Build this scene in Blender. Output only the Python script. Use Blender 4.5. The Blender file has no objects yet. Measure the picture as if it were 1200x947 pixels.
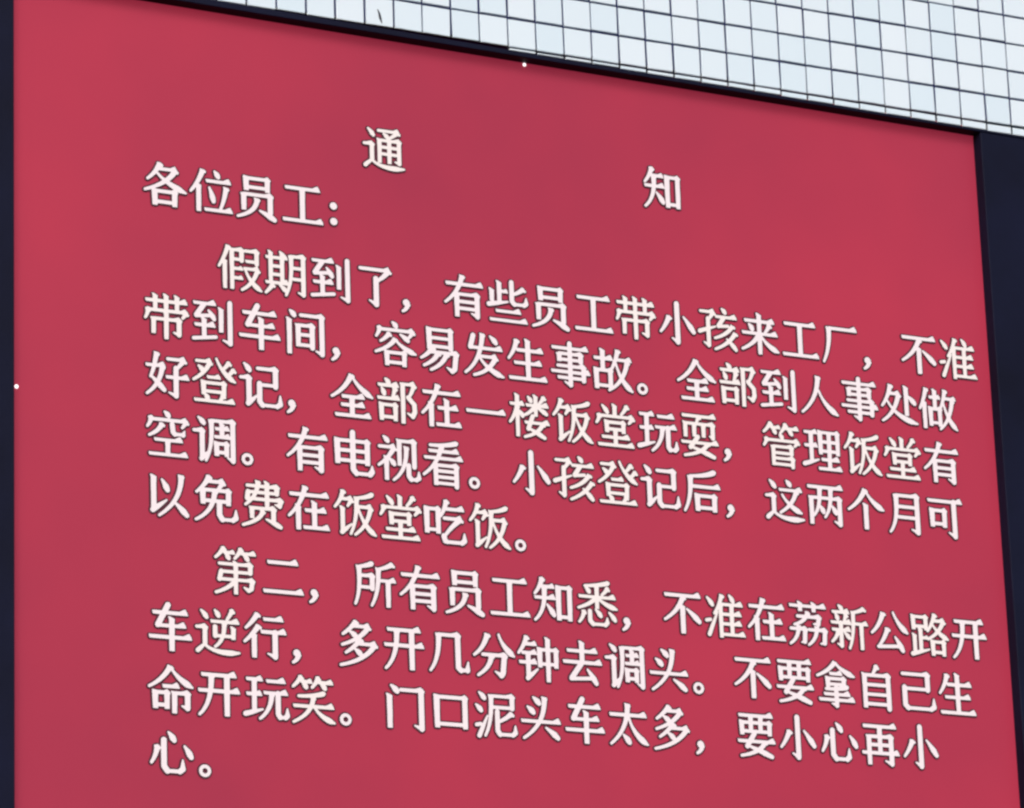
import bpy, bmesh, math, random
import numpy as np
from mathutils import Vector, Matrix

random.seed(11)
S = bpy.context.scene
COL = S.collection
H = 5.6                      # height of the board's text origin above the street (metres)

# ------------------------------------------------------------------ camera
CAM = Vector((-4.69717501, -11.20917165, -3.99663399 + H))
right = Vector((0.88758803, -0.4593229, -0.03478458))
up = Vector((-0.10171607, -0.26908353, 0.9577306))
fwd = Vector((0.44926755, 0.84653206, 0.28555584))
cam = bpy.data.cameras.new('camera')
cam.sensor_fit = 'HORIZONTAL'
cam.sensor_width = 36.0
cam.lens = 36.0 * 4940.73 / 1200.0
cam.clip_start = 0.1
cam.clip_end = 500
camo = bpy.data.objects.new('camera', cam)
COL.objects.link(camo)
camo.matrix_world = Matrix(((right.x, up.x, -fwd.x, CAM.x), (right.y, up.y, -fwd.y, CAM.y),
                            (right.z, up.z, -fwd.z, CAM.z), (0, 0, 0, 1)))
S.camera = camo

# ------------------------------------------------------------------ sky, sun, exposure
SUN_EL, SUN_AZ = math.radians(33), math.radians(-30)   # azimuth measured from straight in front of the wall, negative = left
w = bpy.data.worlds.new('World')
S.world = w
w.use_nodes = True
wn = w.node_tree.nodes
sky = wn.new('ShaderNodeTexSky')
sky.sky_type = 'NISHITA'
sky.sun_disc = False
sky.sun_elevation = SUN_EL
sky.sun_rotation = math.radians(180) - SUN_AZ
sky.air_density = 1.0
sky.dust_density = 3.0
sky.ozone_density = 1.0
w.node_tree.links.new(sky.outputs[0], wn['Background'].inputs[0])
wn['Background'].inputs[1].default_value = 0.10
sl = bpy.data.lights.new('sun', 'SUN')
sl.energy = 1.5
sl.angle = math.radians(24)
sl.color = (1.0, 0.95, 0.9)
so = bpy.data.objects.new('sun', sl)
COL.objects.link(so)
sd = Vector((math.sin(SUN_AZ) * math.cos(SUN_EL), -math.cos(SUN_AZ) * math.cos(SUN_EL), math.sin(SUN_EL)))
so.rotation_euler = (-sd).to_track_quat('-Z', 'Y').to_euler()
so.location = (-3, -6, 12)
S.view_settings.view_transform = 'Standard'
S.view_settings.look = 'None'
S.view_settings.gamma = 1.0
S.view_settings.exposure = 0.56
S.cycles.filter_width = 2.5
S.cycles.max_bounces = 8

# ------------------------------------------------------------------ materials
def mat(name, col, rough=0.5, spec=0.5, noise=0.0, nscale=3.0, bump=0.0, bscale=60.0, emit=0.0, tint=None):
    m = bpy.data.materials.new(name)
    m.use_nodes = True
    nt = m.node_tree
    b = nt.nodes['Principled BSDF']
    b.inputs['Roughness'].default_value = rough
    b.inputs['Specular IOR Level'].default_value = spec
    b.inputs['Base Color'].default_value = (*col, 1)
    tc = nt.nodes.new('ShaderNodeTexCoord')
    if noise:
        n = nt.nodes.new('ShaderNodeTexNoise')
        n.inputs['Scale'].default_value = nscale
        n.inputs['Detail'].default_value = 4
        n.inputs['Roughness'].default_value = 0.6
        nt.links.new(tc.outputs['Object'], n.inputs['Vector'])
        r = nt.nodes.new('ShaderNodeValToRGB')
        t = tint or (1, 1, 1)
        r.color_ramp.elements[0].position = 0.3
        r.color_ramp.elements[1].position = 0.7
        r.color_ramp.elements[0].color = (*[c * (1 - noise) * k for c, k in zip(col, t)], 1)
        r.color_ramp.elements[1].color = (*[min(1, c * (1 + noise)) / k for c, k in zip(col, t)], 1)
        nt.links.new(n.outputs['Fac'], r.inputs['Fac'])
        nt.links.new(r.outputs['Color'], b.inputs['Base Color'])
    if emit:                                  # the board is a lit screen: face and lettering glow in their own colour
        nt.links.new(r.outputs['Color'], b.inputs['Emission Color'])
        b.inputs['Emission Strength'].default_value = emit
    if bump:
        n2 = nt.nodes.new('ShaderNodeTexNoise')
        n2.inputs['Scale'].default_value = bscale
        nt.links.new(tc.outputs['Object'], n2.inputs['Vector'])
        bp = nt.nodes.new('ShaderNodeBump')
        bp.inputs['Strength'].default_value = bump
        bp.inputs['Distance'].default_value = 0.002
        nt.links.new(n2.outputs['Fac'], bp.inputs['Height'])
        nt.links.new(bp.outputs['Normal'], b.inputs['Normal'])
    return m

M_RED = mat('red_panel', (0.194, 0.0148, 0.0330), 0.45, 0.22, 0.14, 0.5, 0.12, 25, emit=0.81, tint=(0.98, 1.05, 1.1))
M_WHITE = mat('white_lettering', (0.43, 0.385, 0.408), 0.5, 0.3, 0.03, 8, emit=0.7)
M_NAVY = mat('navy_housing', (0.0034, 0.0046, 0.019), 0.65, 0.14, 0.25, 3, 0.1, 90)
M_CREAM = mat('cream_lettering', (0.432, 0.395, 0.394), 0.5, 0.3, 0.03, 8, emit=0.7)
M_HALO = mat('painted_letter_halo', (0.085, 0.022, 0.040), 0.7, 0.2)  # shade halo round the letters, put into the colour of sides and plate
M_RIM = mat('lit_pixel', (0.85, 0.82, 0.85), 0.3)
M_RIM.node_tree.nodes['Principled BSDF'].inputs['Emission Color'].default_value = (1, 0.9, 0.95, 1)
M_RIM.node_tree.nodes['Principled BSDF'].inputs['Emission Strength'].default_value = 0.9
M_GROUT = mat('navy_grout', (0.016, 0.020, 0.085), 0.9, 0.1, 0.2, 20)
M_SCUFF = mat('dark_chip', (0.012, 0.013, 0.03), 0.8, 0.2)

# glazed tiles: each tile its own slight tone (random per mesh island), faint mottling
M_TILE = mat('white_tile', (0.78, 0.82, 0.85), 0.22, 0.5, 0.0, 5, 0.05, 14)
_nt = M_TILE.node_tree
_b = _nt.nodes['Principled BSDF']
_g = _nt.nodes.new('ShaderNodeNewGeometry')
_r = _nt.nodes.new('ShaderNodeValToRGB')
_r.color_ramp.elements[0].color = (0.60, 0.725, 0.835, 1)
_r.color_ramp.elements[1].color = (0.66, 0.76, 0.86, 1)
_nt.links.new(_g.outputs['Random Per Island'], _r.inputs['Fac'])
_nt.links.new(_r.outputs['Color'], _b.inputs['Base Color'])

# ------------------------------------------------------------------ helpers
def link(name, me, m, parent=None, loc=(0, 0, 0)):
    o = bpy.data.objects.new(name, me)
    if m:
        me.materials.clear()
        me.materials.append(m)
    COL.objects.link(o)
    o.location = loc
    if parent:
        o.parent = parent
    return o

def empty(name, loc, label, cat):
    o = bpy.data.objects.new(name, None)
    o.empty_display_size = 0.2
    COL.objects.link(o)
    o.location = loc
    o['label'] = label
    o['category'] = cat
    return o

def bm_box(bm, x0, x1, y0, y1, z0, z1):
    v = [bm.verts.new((x, y, z)) for x in (x0, x1) for y in (y0, y1) for z in (z0, z1)]
    for f in ((0, 1, 3, 2), (4, 6, 7, 5), (0, 4, 5, 1), (2, 3, 7, 6), (0, 2, 6, 4), (1, 5, 7, 3)):
        bm.faces.new([v[i] for i in f])

def bm_mesh(bm, name, bevel=0.0, seg=2):
    bmesh.ops.recalc_face_normals(bm, faces=bm.faces)
    if bevel:
        bmesh.ops.bevel(bm, geom=list(bm.edges), offset=bevel, segments=seg, profile=0.5, affect='EDGES')
    me = bpy.data.meshes.new(name)
    bm.to_mesh(me)
    bm.free()
    return me

# ------------------------------------------------------------------ extents of the board (metres, wall plane y = 0)
DEP = 0.048                                   # how far the housing stands proud of the red panel
PX0, PX1 = -0.41, 3.075                      # red panel, left and right
PZB = -1.98                       # red panel, bottom edge
FX0, FX1 = -0.80, 3.46                       # dark housing, outer
FZT, FZB = 0.986, -2.30

def panel_top(x):                            # the board hangs a hair out of level
    return 0.951 - 0.0068 * (x - 0.25)

def housing_top(x):
    return 0.970 - 0.0113 * (x - 0.46)

# ------------------------------------------------------------------ tiled wall behind
WALL_Y = -0.042
k = 1 - 0.042 / 11.209
TU0 = CAM.x + (2.20678 - CAM.x) * k
TV0 = -3.99663 + (1.29666 + 3.99663) * k
TP = 0.102393 * k
wall = empty('tiled_wall', (1.3, 0.1, H - 3.4), 'white wall of small square tiles with dark grout above the red notice board', 'wall')
wall['kind'] = 'thing'
WO = Vector(wall.location)
WX0, WX1, WZ0, WZ1 = -2.0, 5.0, -3.4, 2.6
bm = bmesh.new()
GY = WALL_Y + 0.004
# mortar bed: four slabs round the opening that takes the board
for (a, b, c, d) in ((WX0, WX1, FZT + 0.0, WZ1), (WX0, FX0 - 0.002, FZB, FZT + 0.0), (FX1 + 0.002, WX1, FZB, FZT + 0.0), (WX0, WX1, WZ0, FZB - 0.004)):
    bm_box(bm, a - WO.x, b - WO.x, GY - WO.y, 0.25 - WO.y, c + H - WO.z, d + H - WO.z)
link('mortar_bed', bm_mesh(bm, 'mortar_bed'), M_GROUT, wall)
bm = bmesh.new()
i0, i1 = int((WX0 - TU0) / TP), int((WX1 - TU0) / TP)
j0, j1 = int((WZ0 - TV0) / TP), int((WZ1 - TV0) / TP)
g = 0.0038
for i in range(i0, i1):
    for j in range(j0, j1):
        x0, x1 = TU0 + i * TP + g, TU0 + (i + 1) * TP - g
        z0, z1 = TV0 + j * TP + g, TV0 + (j + 1) * TP - g
        # cut the tiles that run into the housing
        top, bot = housing_top((x0 + x1) / 2) + 0.002, FZB - 0.006
        if x1 > FX0 and x0 < FX1 and z1 > bot and z0 < top:
            if z1 > top:
                z0 = top
                if z1 - z0 < 0.0038:
                    continue
            elif z0 < bot - 0.008:
                z1 = bot
            elif x0 < FX0 - 0.012:
                x1 = FX0 - 0.004
            elif x1 > FX1 + 0.012:
                x0 = FX1 + 0.004
            else:
                continue
        jx, jz = random.gauss(0, .0005), random.gauss(0, .0006)
        a = random.gauss(0, .006)
        ty, tx = random.gauss(0, .006), random.gauss(0, .006)
        cx, cz = (x0 + x1) / 2, (z0 + z1) / 2
        hx, hz = (x1 - x0) / 2 + random.gauss(0, .0005), (z1 - z0) / 2 + random.gauss(0, .0005)
        ring = []
        for (s, y) in ((0.0, 0.004), (0.0, -0.0012), (0.0016, -0.0030)):
            vs = []
            for (px, pz) in ((-hx + s, -hz + s), (hx - s, -hz + s), (hx - s, hz - s), (-hx + s, hz - s)):
                qx = px * math.cos(a) - pz * math.sin(a) + cx + jx
                qz = px * math.sin(a) + pz * math.cos(a) + cz + jz
                vs.append(bm.verts.new((qx - WO.x, WALL_Y + y + px * tx + pz * ty - WO.y, qz + H - WO.z)))
            ring.append(vs)
        for r in range(2):
            for q in range(4):
                f = bm.faces.new((ring[r][q], ring[r][(q + 1) % 4], ring[r + 1][(q + 1) % 4], ring[r + 1][q]))
        bm.faces.new(ring[2])
link('tile_facing', bm_mesh(bm, 'tile_facing'), M_TILE, wall)
# dark chip in one tile, a short slanted gash
bm = bmesh.new()
pts = [(0.797, 1.053), (0.803, 1.040), (0.806, 1.024), (0.811, 1.008)]
wd = [0.0012, 0.0034, 0.0042, 0.0012]
lay = []
for y in (-0.0040, -0.0022):
    lay.append([bm.verts.new(((p[0] + s * q - WO.x), WALL_Y + y - WO.y, p[1] - 0.024 + H - WO.z)) for s in (1, -1) for p, q in (zip(pts, wd) if s == 1 else list(zip(pts, wd))[::-1])])
n = len(lay[0])
bm.faces.new(lay[0])
bm.faces.new(lay[1][::-1])
for q in range(n):
    bm.faces.new((lay[0][q], lay[0][(q + 1) % n], lay[1][(q + 1) % n], lay[1][q]))
link('chip_mark', bm_mesh(bm, 'chip_mark'), M_SCUFF, wall)

# ------------------------------------------------------------------ the notice board
board = empty('notice_board', ((PX0 + PX1) / 2, 0.0, H + FZB), 'large red notice board with rows of white Chinese characters in a dark navy housing', 'notice board')
BO = Vector(board.location)

def quad_bar(bm, pts, y0, y1):
    """prism from an (x, z) outline"""
    f0 = [bm.verts.new((x - BO.x, y0 - BO.y, z + H - BO.z)) for x, z in pts]
    f1 = [bm.verts.new((x - BO.x, y1 - BO.y, z + H - BO.z)) for x, z in pts]
    bm.faces.new(f0)
    bm.faces.new(f1[::-1])
    m_ = len(pts)
    for q in range(m_):
        bm.faces.new((f0[q], f0[(q + 1) % m_], f1[(q + 1) % m_], f1[q]))

def board_part(name, pts, y0, y1, m, bevel):
    bm = bmesh.new()
    quad_bar(bm, pts, y0, y1)
    return link(name, bm_mesh(bm, name, bevel), m, board)

E_ = 0.035
board_part('red_panel', [(PX0 - E_, PZB - E_), (PX1 + E_, PZB - E_), (PX1 + E_, panel_top(PX1) + E_), (PX0 - E_, panel_top(PX0) + E_)], 0.0, 0.04, M_RED, 0)
board_part('frame_rail', [(FX0, panel_top(FX0)), (FX1, panel_top(FX1)), (FX1, housing_top(FX1)), (FX0, housing_top(FX0))], -DEP, 0.12, M_NAVY, 0.002)
board_part('frame_rail', [(FX0, FZB), (FX1, FZB), (FX1, PZB), (FX0, PZB)], -DEP, 0.12, M_NAVY, 0.002)
board_part('frame_stile', [(FX0, PZB + .001), (PX0 - .017, PZB + .001), (PX0 - .017, panel_top(PX0 - .017) - .001), (FX0, panel_top(FX0) - .001)], -DEP + .002, 0.12, M_NAVY, 0.003)
board_part('frame_stile', [(PX1 - .007, PZB + .001), (FX1, PZB + .001), (FX1, panel_top(FX1) - .001), (PX1 - .007, panel_top(PX1 - .007) - .001)], -DEP + .002, 0.12, M_NAVY, 0.003)
# two stray lit pixels on the rim of the panel
for (x, z) in ((1.341, 0.937), (-0.404, -0.338)):
    bm = bmesh.new()
    bmesh.ops.create_uvsphere(bm, u_segments=16, v_segments=8, radius=0.0062)
    for v in bm.verts:
        v.co.y *= 0.5
    link('indicator_light', bm_mesh(bm, 'indicator_light'), M_RIM, board, Vector((x, -0.002, z + H)) - BO)

# ------------------------------------------------------------------ lettering
# Every character is written as brush strokes on a 100 x 100 cell (x right, y down):
# h bar with a raised tip, H plain bar, v upright, b box, l / L bent line, k bent line with a hook,
# p left-falling, n right-falling, d dot, t rising, c disc or ring
STROKES = {
    '一': 'h 4 52 96',
    '二': 'h 16 24 84; h 6 84 95',
    '人': 'p 48 8 46 60 5 92; n 49 40 62 74 96 92',
    '了': 'l 14 16 80 16; p 80 16 68 32 51 42; k 50 36 50 92 34 84',
    '工': 'h 10 18 90; v 50 18 88; h 4 88 96',
    '厂': 'h 22 16 94; p 22 14 24 60 6 94',
    '小': 'k 50 6 50 92 36 84; p 30 36 22 56 8 72; d 66 34 92 68',
    '口': 'b 18 22 82 78',
    '门': 'd 18 6 34 20; v 14 24 94; k 40 14 86 14 86 92 70 86',
    '个': 'p 50 6 36 36 6 54; n 50 8 66 36 96 50; v 50 38 96',
    '不': 'h 6 14 94; p 52 16 40 48 6 68; v 50 34 96; d 60 42 92 70',
    '太': 'h 6 30 94; p 50 6 50 60 8 92; n 52 34 62 72 96 90; d 38 72 54 90',
    '头': 'd 34 8 50 22; d 20 28 36 42; h 4 58 96; p 60 6 62 62 10 94; d 62 70 92 92',
    '车': 'h 12 20 88; l 46 4 24 45; h 24 46 84; h 4 69 96; v 54 28 97',
    '生': 'p 26 8 22 30 6 50; h 24 30 88; h 18 58 84; h 5 92 96; v 52 5 92',
    '开': 'h 12 14 88; h 5 46 95; p 34 14 36 70 8 95; v 68 14 96',
    '几': 'p 26 14 28 66 6 92; k 26 16 70 16 70 82 76 88 91 87 93 70',
    '分': 'p 36 6 28 36 4 52; n 62 6 70 32 97 50; k 24 50 74 50 70 86 66 92 52 84; p 44 50 42 76 12 94',
    '公': 'p 36 10 26 40 5 56; n 62 8 72 34 97 52; p 46 44 38 66 22 84; l 20 86 76 82; d 64 62 84 94',
    '心': 'p 20 40 18 58 7 74; k 34 28 34 80 41 89 68 89 74 84 74 66; d 44 12 58 30; d 78 38 94 62',
    '以': 'v 18 12 84; t 16 84 46 62; d 36 20 50 44; p 78 8 80 60 30 94; d 62 64 92 92',
    '月': 'p 26 10 30 70 8 95; k 26 11 80 11 80 92 64 86; H 27 36 80; H 27 60 80',
    '有': 'h 6 24 94; p 46 4 38 42 5 66; v 32 44 96; k 32 46 80 46 80 92 66 86; H 32 62 80; H 32 77 80',
    '在': 'h 6 22 94; p 42 4 34 42 5 68; v 26 44 96; h 40 54 88; v 62 34 90; h 36 90 95',
    '去': 'h 14 26 86; v 50 5 48; h 4 50 96; l 48 52 24 84; l 22 86 78 82; d 62 64 84 95',
    '可': 'h 5 14 95; k 74 14 74 92 58 84; b 16 36 48 66',
    '行': 'p 34 6 24 22 8 36; p 36 30 24 48 5 64; v 26 46 96; h 46 16 90; h 40 42 96; k 72 42 72 92 56 86',
    '全': 'p 50 4 36 36 4 54; n 50 6 64 32 97 50; h 26 52 78; h 24 70 78; v 50 52 92; h 10 92 92',
    '来': 'h 12 22 88; d 24 30 34 44; p 76 28 72 38 64 46; h 5 50 95; v 50 4 97; p 48 52 36 74 5 88; n 52 52 66 76 97 88',
    '电': 'k 49 4 49 82 56 90 87 90 92 84 92 72; b 14 22 82 64; H 14 43 82',
    '自': 'p 52 4 48 12 42 20; v 20 20 96; L 20 24 80 24 80 96; H 20 45 80; H 20 66 80; H 20 87 80',
    '己': 'L 14 14 78 14 78 47; H 18 46 78; k 18 44 18 82 25 89 84 89 92 84 92 66',
    '后': 'p 82 6 60 16 22 18; p 22 18 24 66 6 95; h 24 40 95; b 38 60 80 86',
    '再': 'h 8 12 92; v 22 32 96; k 22 34 78 34 78 92 62 86; v 50 12 68; H 22 52 78; h 3 70 97',
    '两': 'h 5 12 95; v 14 34 96; k 14 36 86 36 86 92 72 86; p 36 12 38 56 20 76; d 36 54 46 70; p 64 12 66 56 48 78; d 66 52 78 70',
    '位': 'p 32 5 22 34 4 54; v 22 36 96; d 58 6 68 20; h 38 28 94; d 46 42 56 74; p 84 38 80 66 70 88; h 34 90 97',
    '好': 'p 28 4 22 40 14 56; d 14 54 46 84; p 40 32 36 70 6 92; h 3 32 46; l 52 16 88 16; p 88 16 80 26 71 36; k 70 34 70 92 54 86; h 47 54 98',
    '到': 'h 6 12 56; l 30 14 13 38; l 12 40 48 36; d 40 26 54 46; h 8 58 54; v 30 42 84; l 6 88 56 81; v 68 18 70; k 88 6 88 92 72 86',
    '各': 'p 40 4 32 24 12 40; l 36 16 74 16; p 74 16 58 46 6 64; n 34 26 52 46 97 62; b 28 64 72 87',
    '多': 'p 46 4 36 18 16 32; l 40 14 74 14; p 74 14 58 40 14 54; d 32 26 48 37; p 56 40 44 56 22 70; l 52 50 88 50; p 88 50 66 84 10 96; d 42 61 58 74',
    '处': 'p 30 6 24 34 6 56; l 26 26 50 26; p 50 26 40 70 6 90; n 20 44 40 80 97 90; v 70 6 74; d 74 28 94 46',
    '发': 'l 26 10 19 35; h 18 36 94; p 48 4 44 64 6 92; d 66 8 82 24; l 38 54 78 54; p 78 54 64 86 26 96; n 40 56 56 82 96 95',
    '吃': 'b 8 24 34 68; p 54 4 50 22 40 38; h 50 22 94; l 48 42 86 42; p 86 42 60 62 47 82; k 46 80 49 90 54 92 88 92 94 87 94 72',
    '所': 'p 44 8 30 14 14 16; p 14 14 18 66 5 94; l 16 34 44 34 44 60; H 16 58 44; p 90 6 78 14 60 18; p 58 16 60 66 42 95; h 60 42 97; v 80 42 97',
    '玩': 'h 6 16 42; h 6 46 40; v 24 16 80; t 4 87 42 76; h 50 18 92; h 44 42 97; p 62 42 62 76 36 95; k 76 42 76 84 80 90 92 90 96 86 96 72',
    '知': 'p 24 4 20 22 6 38; h 22 22 52; h 4 46 54; p 28 22 32 72 5 94; d 34 60 52 84; b 62 22 88 84',
    '些': 'v 30 6 52; v 12 24 52; h 30 28 50; t 4 59 50 50; k 60 6 60 48 66 54 89 54 94 50 94 38; p 88 18 76 28 62 33; h 20 72 80; h 5 92 95',
    '事': 'h 6 14 94; L 24 26 76 26 76 42; v 24 26 44; H 24 39 76; L 20 53 82 53 82 82; h 3 66 97; H 18 79 82; k 50 3 50 94 36 88',
    '员': 'b 26 10 74 29; v 20 44 80; L 20 45 80 45 80 80; p 50 52 50 82 6 95; d 56 78 92 96',
    '命': 'p 50 3 36 30 4 46; n 50 5 64 28 97 44; h 32 44 68; b 17 57 42 82; v 58 54 98; k 58 57 86 57 86 86 74 82',
    '故': 'h 4 26 50; v 26 5 50; b 10 52 44 86; p 64 4 58 30 46 50; h 60 26 96; p 86 28 78 74 40 95; n 58 34 68 74 97 94',
    '部': 'd 24 4 34 15; h 6 18 54; d 15 24 22 40; p 46 22 44 34 40 42; h 4 46 56; b 14 60 46 86; v 64 10 97; l 64 12 90 12; p 90 12 86 28 76 42; k 76 40 90 54 91 70 86 80 74 74',
    '易': 'b 26 8 76 44; H 26 26 76; p 34 46 24 62 6 72; k 28 57 88 57 84 90 78 95 66 88; p 46 58 38 76 12 88; p 66 58 58 82 28 96',
    '容': 'd 44 3 55 14; p 14 16 14 26 6 36; l 14 20 90 20; p 91 20 88 26 82 33; p 36 28 30 38 16 46; d 62 28 82 42; p 50 38 38 58 4 70; n 50 40 64 58 97 68; b 30 69 70 90',
    '空': 'd 44 3 55 14; p 14 16 14 26 6 36; l 14 20 90 20; p 91 20 88 26 82 33; p 38 28 32 44 10 54; k 60 28 62 44 66 48 84 48 87 40; h 20 62 82; v 50 62 92; h 8 92 93',
    '饭': 'p 24 4 20 24 5 40; l 20 22 42 22; p 42 22 40 28 34 36; v 22 38 90; t 20 92 42 74; p 90 8 76 16 54 18; p 54 16 56 62 40 94; l 56 36 86 36; p 86 36 80 74 50 95; n 58 40 70 78 97 94',
    '堂': 'v 50 3 28; d 20 7 34 24; p 80 5 76 14 66 24; p 12 28 12 38 5 46; l 12 30 92 30; p 93 30 90 36 84 42; b 30 43 70 58; h 16 76 84; v 50 58 93; h 6 93 94',
    '楼': 'h 4 26 38; v 22 4 97; p 22 28 16 52 4 66; d 26 40 36 54; v 66 3 50; h 42 26 96; d 48 8 57 20; p 86 6 82 14 74 22; p 64 28 56 40 40 48; d 70 30 94 44; l 58 50 47 78; d 46 76 88 96; p 82 64 74 86 38 96; h 38 64 97',
    '耍': 'h 8 8 92; p 50 8 48 14 44 22; v 16 22 56; k 16 25 84 25 84 54 76 50; v 38 25 54; v 61 25 54; l 46 54 27 78; d 26 76 88 97; p 70 66 62 88 12 97; h 4 67 96',
    '假': 'p 24 4 16 30 3 50; v 16 34 97; v 32 10 97; L 32 12 54 12 54 34; H 32 32 54; h 34 52 56; h 34 72 56; L 62 12 88 12 88 38; H 62 34 88; l 60 50 90 50; p 90 50 80 82 54 96; n 62 52 72 80 98 95',
    '期': 'h 4 18 54; v 16 4 72; v 42 4 72; H 16 36 42; H 16 54 42; h 3 72 56; p 20 76 14 86 4 95; d 36 76 52 90; p 62 10 66 66 50 96; k 62 11 90 11 90 92 78 88; H 64 36 90; H 64 60 90',
    '带': 'h 4 18 96; v 26 4 34; v 50 3 34; v 74 4 34; p 10 36 10 46 4 56; l 10 38 93 38; p 94 38 91 44 86 50; v 22 54 88; k 22 56 78 56 78 86 66 82; v 50 40 98',
    '间': 'd 16 4 28 16; v 14 20 97; k 40 12 88 12 88 92 74 86; v 34 32 80; L 34 34 66 34 66 80; H 34 54 66; H 34 76 66',
    '登': 'l 12 12 42 12; p 42 12 32 36 5 52; d 16 22 28 34; p 84 10 78 18 70 26; p 94 24 88 32 78 40; n 56 4 68 34 97 50; h 34 44 64; b 27 56 72 74; d 29 80 38 92; p 70 80 68 86 62 92; h 5 94 95',
    '记': 'd 14 6 28 22; l 6 36 24 36 24 88; t 22 90 42 72; L 44 14 84 14 84 50; H 46 48 84; k 48 46 48 84 54 91 87 91 94 86 94 68',
    '做': 'p 20 4 14 30 2 52; v 14 34 97; h 26 24 56; v 42 5 48; b 30 50 54 82; p 70 4 66 28 56 48; h 68 24 97; p 88 26 82 72 54 95; n 64 34 74 74 98 94',
    '调': 'd 14 6 28 20; l 4 34 22 34 22 90; t 20 92 36 76; p 42 10 46 64 30 95; k 42 11 90 11 90 92 78 86; h 50 27 82; v 66 14 44; h 48 44 84; b 54 58 76 76',
    '视': 'd 16 4 28 16; l 6 26 40 26; p 40 26 28 50 4 66; v 22 46 97; d 28 50 42 64; v 52 8 64; L 52 11 86 11 86 64; p 68 22 70 72 38 95; k 73 62 73 84 78 91 90 91 96 87 96 74',
    '看': 'p 82 4 56 12 20 12; h 16 24 86; h 5 39 95; p 46 12 40 50 4 76; v 32 52 97; L 32 54 80 54 80 97; H 32 66 80; H 32 79 80; H 32 92 80',
    '孩': 'l 6 14 38 14; p 38 14 32 24 24 33; k 24 30 24 90 12 84; t 2 60 42 46; d 60 4 70 15; h 42 23 96; l 64 24 50 44; l 49 45 74 42; p 86 40 72 62 40 72; p 92 56 76 82 40 97; d 70 72 94 96',
    '这': 'd 14 8 28 24; l 4 42 22 42 22 76; t 6 90 24 74; n 20 76 40 96 97 90; d 56 6 67 18; h 36 27 94; p 80 28 72 58 38 78; n 44 38 60 64 92 76',
    '逆': 'd 14 8 28 24; l 4 42 22 42 22 76; t 6 90 24 74; n 20 76 40 96 97 90; d 44 6 54 20; p 82 4 78 14 70 24; h 34 29 96; l 44 40 44 58; H 42 58 84; v 84 38 64; p 64 29 66 66 44 80',
    '通': 'd 14 8 28 24; l 4 42 22 42 22 76; t 6 90 24 74; n 20 76 40 96 97 90; l 38 10 84 10; p 84 10 78 16 64 25; d 50 16 62 26; v 40 28 82; k 40 31 86 31 86 79 76 76; H 40 46 86; H 40 61 86; v 63 30 82',
    '免': 'p 36 3 28 22 8 38; l 34 14 66 14; p 66 14 62 22 54 31; b 22 32 78 54; p 48 32 46 76 6 95; k 58 56 58 82 64 91 87 91 94 86 94 70',
    '费': 'L 16 14 82 14 82 27; H 18 27 82; l 18 27 16 41; k 16 41 90 41 88 52 78 50; p 40 3 40 34 12 54; v 60 3 58; v 26 58 82; L 26 60 74 60 74 82; p 50 64 48 84 6 97; d 58 82 92 97',
    '第': 'p 24 3 18 14 6 24; h 22 13 48; d 28 16 37 27; p 62 3 58 14 48 24; h 60 13 94; d 68 16 79 27; L 14 36 82 36 82 52; H 18 52 82; l 18 52 14 68; k 14 68 86 68 84 84 78 88 68 82; v 50 30 98; p 48 70 36 86 6 96',
    '悉': 'p 78 3 54 10 22 12; d 24 16 34 27; p 76 14 72 22 62 29; h 6 35 94; v 50 10 60; p 48 36 36 50 5 60; n 52 36 66 50 97 58; p 18 66 16 80 6 90; k 32 66 32 86 39 93 68 93 73 88 73 78; d 46 62 60 77; d 78 66 94 84',
    '准': 'd 7 12 22 30; l 4 62 14 60; t 10 92 32 42; p 44 4 38 28 24 46; v 40 24 98; d 62 4 73 20; h 40 25 94; h 40 46 90; h 40 67 90; h 40 90 98; v 67 25 90',
    '荔': 'h 4 12 96; v 32 3 24; v 66 3 24; k 24 35 78 35 76 50 64 50; p 50 24 46 46 16 54; k 6 63 42 63 40 90 32 92; p 26 55 26 82 4 96; k 52 63 92 63 90 90 80 92; p 72 55 72 82 50 96',
    '新': 'd 26 3 36 14; h 8 18 52; d 17 22 24 36; p 44 22 42 30 38 38; h 4 41 56; h 6 57 54; k 30 41 30 92 20 88; p 22 62 18 74 6 84; d 38 62 52 76; p 90 6 78 14 62 16; p 62 14 64 66 50 96; h 64 41 98; v 82 41 98',
    '路': 'b 10 12 42 33; v 27 36 88; h 27 58 46; v 11 50 90; t 4 95 48 83; p 66 3 60 24 46 42; l 62 18 88 18; p 88 18 76 46 46 60; n 60 28 74 48 98 58; b 58 65 86 88',
    '钟': 'p 24 4 18 24 4 40; h 18 20 46; h 10 39 46; h 4 59 46; v 26 39 90; t 24 92 48 72; b 54 30 92 60; v 73 4 98',
    '要': 'h 8 10 92; v 38 10 44; v 62 10 44; b 16 25 84 44; l 46 48 27 76; d 26 74 90 97; p 72 64 62 88 12 97; h 4 65 96',
    '拿': 'p 50 2 36 22 4 34; n 50 4 64 20 97 32; h 34 28 66; b 30 39 70 51; p 78 56 56 62 24 62; h 18 73 84; h 5 85 95; k 50 58 50 97 38 93',
    '笑': 'p 24 3 18 14 6 24; h 22 13 48; d 28 16 37 27; p 62 3 58 14 48 24; h 60 13 94; d 68 16 79 27; p 74 35 54 42 18 43; h 5 63 95; p 50 42 50 76 6 96; n 52 63 64 84 97 94',
    '管': 'p 24 3 18 14 6 24; h 22 13 48; d 28 16 37 27; p 62 3 58 14 48 24; h 60 13 94; d 68 16 79 27; d 46 28 54 37; p 12 38 12 46 5 54; l 12 41 90 41; p 91 41 88 46 83 51; v 28 54 98; L 28 55 74 55 74 70; H 28 69 74; L 28 81 76 81 76 98; H 28 94 76',
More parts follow.
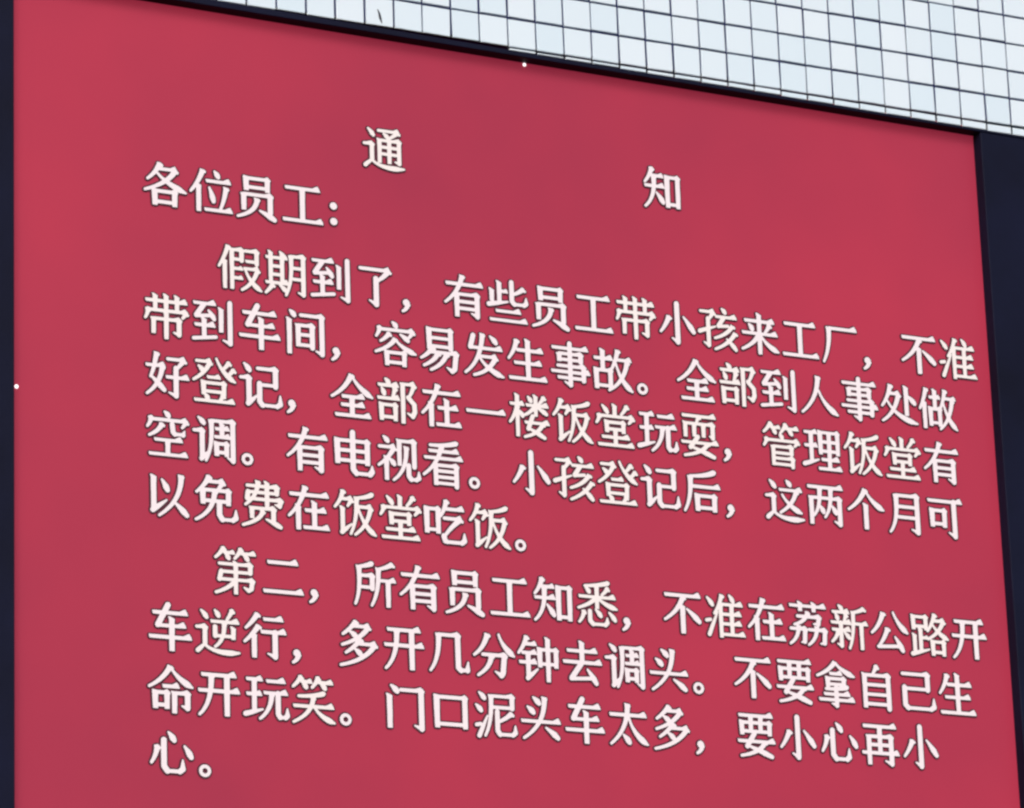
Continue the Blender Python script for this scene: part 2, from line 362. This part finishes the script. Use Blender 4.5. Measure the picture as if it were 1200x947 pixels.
    '理': 'h 4 14 38; h 4 44 38; v 22 14 78; t 3 86 40 74; b 46 12 90 54; H 46 33 90; v 68 12 94; h 46 73 92; h 38 94 98',
    '泥': 'd 12 6 26 20; d 4 32 18 46; l 4 74 14 72; t 10 96 30 54; L 40 12 88 12 88 36; H 40 35 88; p 39 10 41 66 24 95; p 86 46 76 56 54 66; k 53 44 53 84 58 91 88 91 94 86 94 72',
    '，': 'c 17 80 7.5 0; p 19 80 22 92 9 99',
    '。': 'c 19 84 12.5 5.5',
    '：': 'c 19 46 8 0; c 19 80 8 0',
}

S_=2.4;PAD=8;N=int((100+2*PAD)*S_)
def fill(mask,P):
    P=np.array(P,float)*S_+PAD*S_;Q=np.roll(P,-1,0)
    ys=np.arange(N)+.5;xs=np.arange(N)+.5
    y0=max(0,int(P[:,1].min())-1);y1=min(N,int(P[:,1].max())+2)
    for r in range(y0,y1):
        y=ys[r];w=np.zeros(N,int)
        up=(P[:,1]<=y)&(Q[:,1]>y);dn=(P[:,1]>y)&(Q[:,1]<=y)
        for m,sg in ((up,1),(dn,-1)):
            for k in np.where(m)[0]:
                x=P[k,0]+(y-P[k,1])*(Q[k,0]-P[k,0])/(Q[k,1]-P[k,1]); w[xs>x]+=sg
        mask[r]|=w!=0
def ribbon(mask,pts,ws,cap0=True,cap1=True):
    pts=np.array(pts,float);n=len(pts)
    for i in range(n-1):
        a,b=pts[i],pts[i+1];d=b-a;L=np.hypot(*d)
        if L<1e-6: continue
        nn=np.array([-d[1],d[0]])/L
        fill(mask,[a+nn*ws[i]/2,b+nn*ws[i+1]/2,b-nn*ws[i+1]/2,a-nn*ws[i]/2])
    for i in range(n):
        if (i==0 and not cap0) or (i==n-1 and not cap1): continue
        t=np.linspace(0,2*np.pi,14)[:-1]
        fill(mask,np.stack([pts[i,0]+np.cos(t)*ws[i]/2,pts[i,1]+np.sin(t)*ws[i]/2],1))
def bez(a,c,b,k=12):
    t=np.linspace(0,1,k)[:,None]; return (1-t)**2*a+2*(1-t)*t*c+t*t*b
def segw(d,wh,wv):
    L=np.hypot(*d)+1e-9; s=abs(d[1])/L; return wh+(wv-wh)*min(1,s*1.25)
def nub(mask,x,y,wh,k=1):
    fill(mask,[(x-15*k,y-wh/2),(x-5*k,y-wh/2-5.2*k),(x-2*k,y-wh/2-5.5*k),(x+3.5,y+wh/2-1.5),(x+3.5,y+wh/2),(x-15*k,y+wh/2)])
def glyph(ss):
    st=[s.split() for s in ss.split(';') if s.strip()]
    m=np.zeros((N,N),bool)
    n=len(st); den=min(1,max(0,(n-4)/8.))
    wv=12.2-2.3*den; wh=7.5-.9*den
    for s in st:
        o=s[0];a=[float(q) for q in s[1:]]
        if o in'hH':
            x0,y,x1=a; fill(m,[(x0,y-wh/2-.4),(x0+3,y-wh/2),(x1,y-wh/2),(x1,y+wh/2),(x0+3,y+wh/2),(x0+1,y+wh/2-1)])
            if o=='h': nub(m,x1-2,y,wh,min(1,(x1-x0)/42))
        elif o=='v':
            x,y0,y1=a; fill(m,[(x-wv/2-2.2,y0-1.5),(x-wv/2+3,y0-1),(x+wv/2+.8,y0+3.5),(x+wv/2,y0+7),(x+wv/2-.6,y1),(x-wv/2+.4,y1),(x-wv/2,y0+5)])
        elif o=='b':
            x0,y0,x1,y1=a
            fill(m,[(x0-wv/2-1.5,y0-wh/2-2),(x0+wv/2,y0-wh/2),(x0+wv/2-.5,y1+8),(x0-wv/2+.5,y1+8)])
            fill(m,[(x0,y0-wh/2),(x1-7,y0-wh/2),(x1,y0-wh/2-3.5),(x1+wv/2+2,y0),(x1+wv/2,y0+5),(x1+wv/2,y0+wh/2),(x0,y0+wh/2)])
            fill(m,[(x1-wv/2,y0),(x1+wv/2,y0),(x1+wv/2-.5,y1+8),(x1-wv/2+.5,y1+8)])
            fill(m,[(x0,y1-wh/2),(x1,y1-wh/2),(x1,y1+wh/2),(x0,y1+wh/2)])
        elif o in 'lLk':
            P=np.array(a).reshape(-1,2)
            for i in range(len(P)-1):
                d=P[i+1]-P[i];w=segw(d,wh,wv);w2=w
                if o=='k' and i==len(P)-2: w=max(w,wv*.85); w2=3.6
                ribbon(m,[P[i],P[i+1]],[w,w2],True,True)
                if i+1<len(P)-1:
                    d2=P[i+2]-P[i+1]
                    if abs(d[1])<abs(d[0])*.3 and d[0]>0 and d2[1]>abs(d2[0]):
                        x,y=P[i+1]; fill(m,[(x-14,y-wh/2),(x-5,y-wh/2-2.5),(x-1,y-wh/2-4),(x+wv/2+2.2,y),(x+wv/2,y+6),(x-8,y+wh/2)])
            d=P[-1]-P[-2]
            if o=='l' and len(P)==2 and abs(d[1])<1 and d[0]>0: nub(m,P[-1][0]+1,P[-1][1],wh,.8)
        elif o=='p':
            P=bez(*np.array(a).reshape(3,2)); w=np.linspace(wv*1.02,6.2,len(P)); ribbon(m,P,w,False)
            q=P[0];d=P[1]-P[0];L=np.hypot(*d)
            if abs(d[1])>abs(d[0])*.6:
                fill(m,[q+[-wv/2-1.4,-1.5],q+[wv/2-2,0.2],q+[wv/2+1.8,4],q+[wv/2,8],q+[-wv/2,6]])
            else: ribbon(m,[q,P[2]],[wv*.8,wv*.9])
        elif o=='n':
            P=bez(*np.array(a).reshape(3,2),k=14);t=np.linspace(0,1,14)
            w=np.interp(t,[0,.25,.82,1],[5.5,6.5,wv*1.18,4.5]); ribbon(m,P,w)
        elif o=='d':
            A=np.array(a[:2]);B=np.array(a[2:]);d=B-A;c=(A+B)/2+np.array([-d[1],d[0]])/np.hypot(*d)*(-1.5)
            P=bez(A,c,B);L=np.hypot(*d);t=np.linspace(0,1,12)
            w=np.interp(t,[0,.7,1],[4.6,wv*1.12,wv*.85]); 
            P=A+(P-A)*max(.7,(L-3)/L); ribbon(m,P,w)
        elif o=='t':
            A=np.array(a[:2]);B=np.array(a[2:]); ribbon(m,[A,A*.6+B*.4,B],[wv*.95,wv*.85,4.2])
        elif o=='c': # circle ring / disc
            x,y,r,r2=a;t=np.linspace(0,2*np.pi,40)[:-1]
            q=np.zeros_like(m);fill(q,np.stack([x+r*np.cos(t),y+r*np.sin(t)],1))
            if r2>0:
                q2=np.zeros_like(m);fill(q2,np.stack([x+r2*np.cos(t),y+r2*np.sin(t)],1));q&=~q2
            m|=q
    return m
def blur(m,s):
    k=np.exp(-.5*(np.arange(-int(3*s)-1,int(3*s)+2)/s)**2);k/=k.sum();f=m.astype(float)
    f=np.apply_along_axis(lambda v:np.convolve(v,k,'same'),0,f); return np.apply_along_axis(lambda v:np.convolve(v,k,'same'),1,f)
def contours(f,lv=.5):
    seg={}
    H,W=f.shape
    def ip(p,q):
        a,b=f[p],f[q];t=(lv-a)/(b-a); return (p[1]+t*(q[1]-p[1]),p[0]+t*(q[0]-p[0]))
    B=f>lv
    mixed=(B[:-1,:-1].astype(int)+B[1:,:-1]+B[:-1,1:]+B[1:,1:])
    for y,x in zip(*np.where((mixed>0)&(mixed<4))):
        c=[(y,x),(y,x+1),(y+1,x+1),(y+1,x)]
        e=[]
        for i in range(4):
            p,q=c[i],c[(i+1)%4]
            if B[p]!=B[q]: e.append((i,B[p],tuple(sorted((p,q)))))
        # link from edge where inside->outside to outside->inside, inside kept on one side
        outs=[x_ for x_ in e if x_[1]]; ins=[x_ for x_ in e if not x_[1]]
        if len(e)==2: seg[outs[0][2]]=ins[0][2]
        else:
            cen=f[y:y+2,x:x+2].mean()>lv
            for o_ in outs:
                k=(o_[0]+ (1 if cen else 3))%4
                for i_ in ins:
                    if i_[0]==k: seg[o_[2]]=i_[2]
    loops=[]
    while seg:
        s0=next(iter(seg));k=s0;L=[]
        while k in seg:
            L.append(ip(*k));k=seg.pop(k)
        loops.append(np.array(L))
    return loops
def dp(P,eps):
    def rec(a):
        if len(a)<3:return list(a)
        d=a[-1]-a[0];L=np.hypot(*d)
        if L<1e-9: D=np.hypot(*(a-a[0]).T)
        else: D=abs(d[0]*(a[:,1]-a[0,1])-d[1]*(a[:,0]-a[0,0]))/L
        i=int(D.argmax())
        if D[i]<eps:return [a[0],a[-1]]
        return rec(a[:i+1])[:-1]+rec(a[i:])
    i=int(np.hypot(*(P-P[0]).T).argmax())
    return np.array(rec(P[:i+1])[:-1]+rec(np.concatenate([P[i:],P[:1]]))[:-1])

CELL = 0.154
ASP = 0.976
WID = 0.965
DEPTH = 0.003                # white face
HALO_DEPTH = 0.0015                # added dark plate, paints a shaded halo round the strokes
_cache = {}

def letter_shape(f, level, wid, depth, y):
    """prism of the area where the field f is above level, its front at y - depth"""
    cu = bpy.data.curves.new('outline', 'CURVE')
    cu.dimensions = '2D'
    cu.fill_mode = 'BOTH'
    cu.extrude = depth / 2
    for lp in contours(f, level):
        lp = dp(lp, 0.5)
        if len(lp) < 4:
            continue
        sp = cu.splines.new('POLY')
        sp.points.add(len(lp) - 1)
        sp.use_cyclic_u = True
        for q, (px, py) in enumerate(lp):
            gx, gy = (px + .5) / S_ - PAD, 88 - ((py + .5) / S_ - PAD)
            sp.points[q].co = (((1 - wid) / 2 + gx / 100 * wid) * CELL, gy / 100 * ASP * CELL, 0, 1)
    tmp = bpy.data.objects.new('outline', cu)
    COL.objects.link(tmp)
    me = bpy.data.meshes.new_from_object(tmp.evaluated_get(bpy.context.evaluated_depsgraph_get()))
    bpy.data.objects.remove(tmp)
    me.transform(Matrix.Translation((0, y - depth / 2, 0)) @ Matrix.Rotation(math.radians(90), 4, 'X'))
    return me

def char_mesh(ch):
    """raised letter: white face, with dark edges and a larger dark plate added as a painted shade halo; origin at the cell's left end on the baseline"""
    if ch in _cache:
        return _cache[ch]
    wid = 1.0 if ch in '，。：' else WID
    m = glyph(STROKES[ch])
    face = letter_shape(blur(m, 0.8 * S_ / 2), 0.5, wid, DEPTH, -HALO_DEPTH)
    halo = letter_shape(blur(m, 4.2 * S_ / 2), 0.04, wid, HALO_DEPTH, 0.0)
    bm = bmesh.new()
    bm.from_mesh(face)
    for f in bm.faces:
        f.material_index = 0 if abs(f.normal.y) > 0.7 else 1
    k_ = len(bm.faces)
    bm.from_mesh(halo)
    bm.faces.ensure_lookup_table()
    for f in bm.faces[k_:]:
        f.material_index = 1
    me = bpy.data.meshes.new('character')
    bm.to_mesh(me)
    bm.free()
    bpy.data.meshes.remove(face)
    bpy.data.meshes.remove(halo)
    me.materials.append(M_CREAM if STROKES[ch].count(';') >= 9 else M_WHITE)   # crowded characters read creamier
    me.materials.append(M_HALO)
    _cache[ch] = me
    return me

def text_line(chars, v):
    """chars: list of (character, column); v: baseline in cells"""
    x_0 = chars[0][1] * CELL
    row = bpy.data.objects.new('text_line', None)
    row.empty_display_size = 0.05
    COL.objects.link(row)
    row.parent = board
    row.location = Vector((x_0, -0.0005, v * CELL + H)) - BO
    for ch, u in chars:
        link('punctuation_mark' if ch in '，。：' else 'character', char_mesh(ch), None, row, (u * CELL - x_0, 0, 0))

ROWS = [
    ('各位员工：', 0.0, 1.944),
    ('假期到了，有些员工带小孩来工厂，不准', 1.60, 0.407),
    ('带到车间，容易发生事故。全部到人事处做', 0.0, -0.796),
    ('好登记，全部在一楼饭堂玩耍，管理饭堂有', 0.0, -1.996),
    ('空调。有电视看。小孩登记后，这两个月可', 0.0, -3.209),
    ('以免费在饭堂吃饭。', 0.0, -4.42),
    ('第二，所有员工知悉，不准在荔新公路开', 1.40, -5.837),
    ('车逆行，多开几分钟去调头。不要拿自己生', 0.0, -7.079),
    ('命开玩笑。门口泥头车太多，要小心再小', 0.0, -8.289),
    ('心。', 0.0, -9.50),
]
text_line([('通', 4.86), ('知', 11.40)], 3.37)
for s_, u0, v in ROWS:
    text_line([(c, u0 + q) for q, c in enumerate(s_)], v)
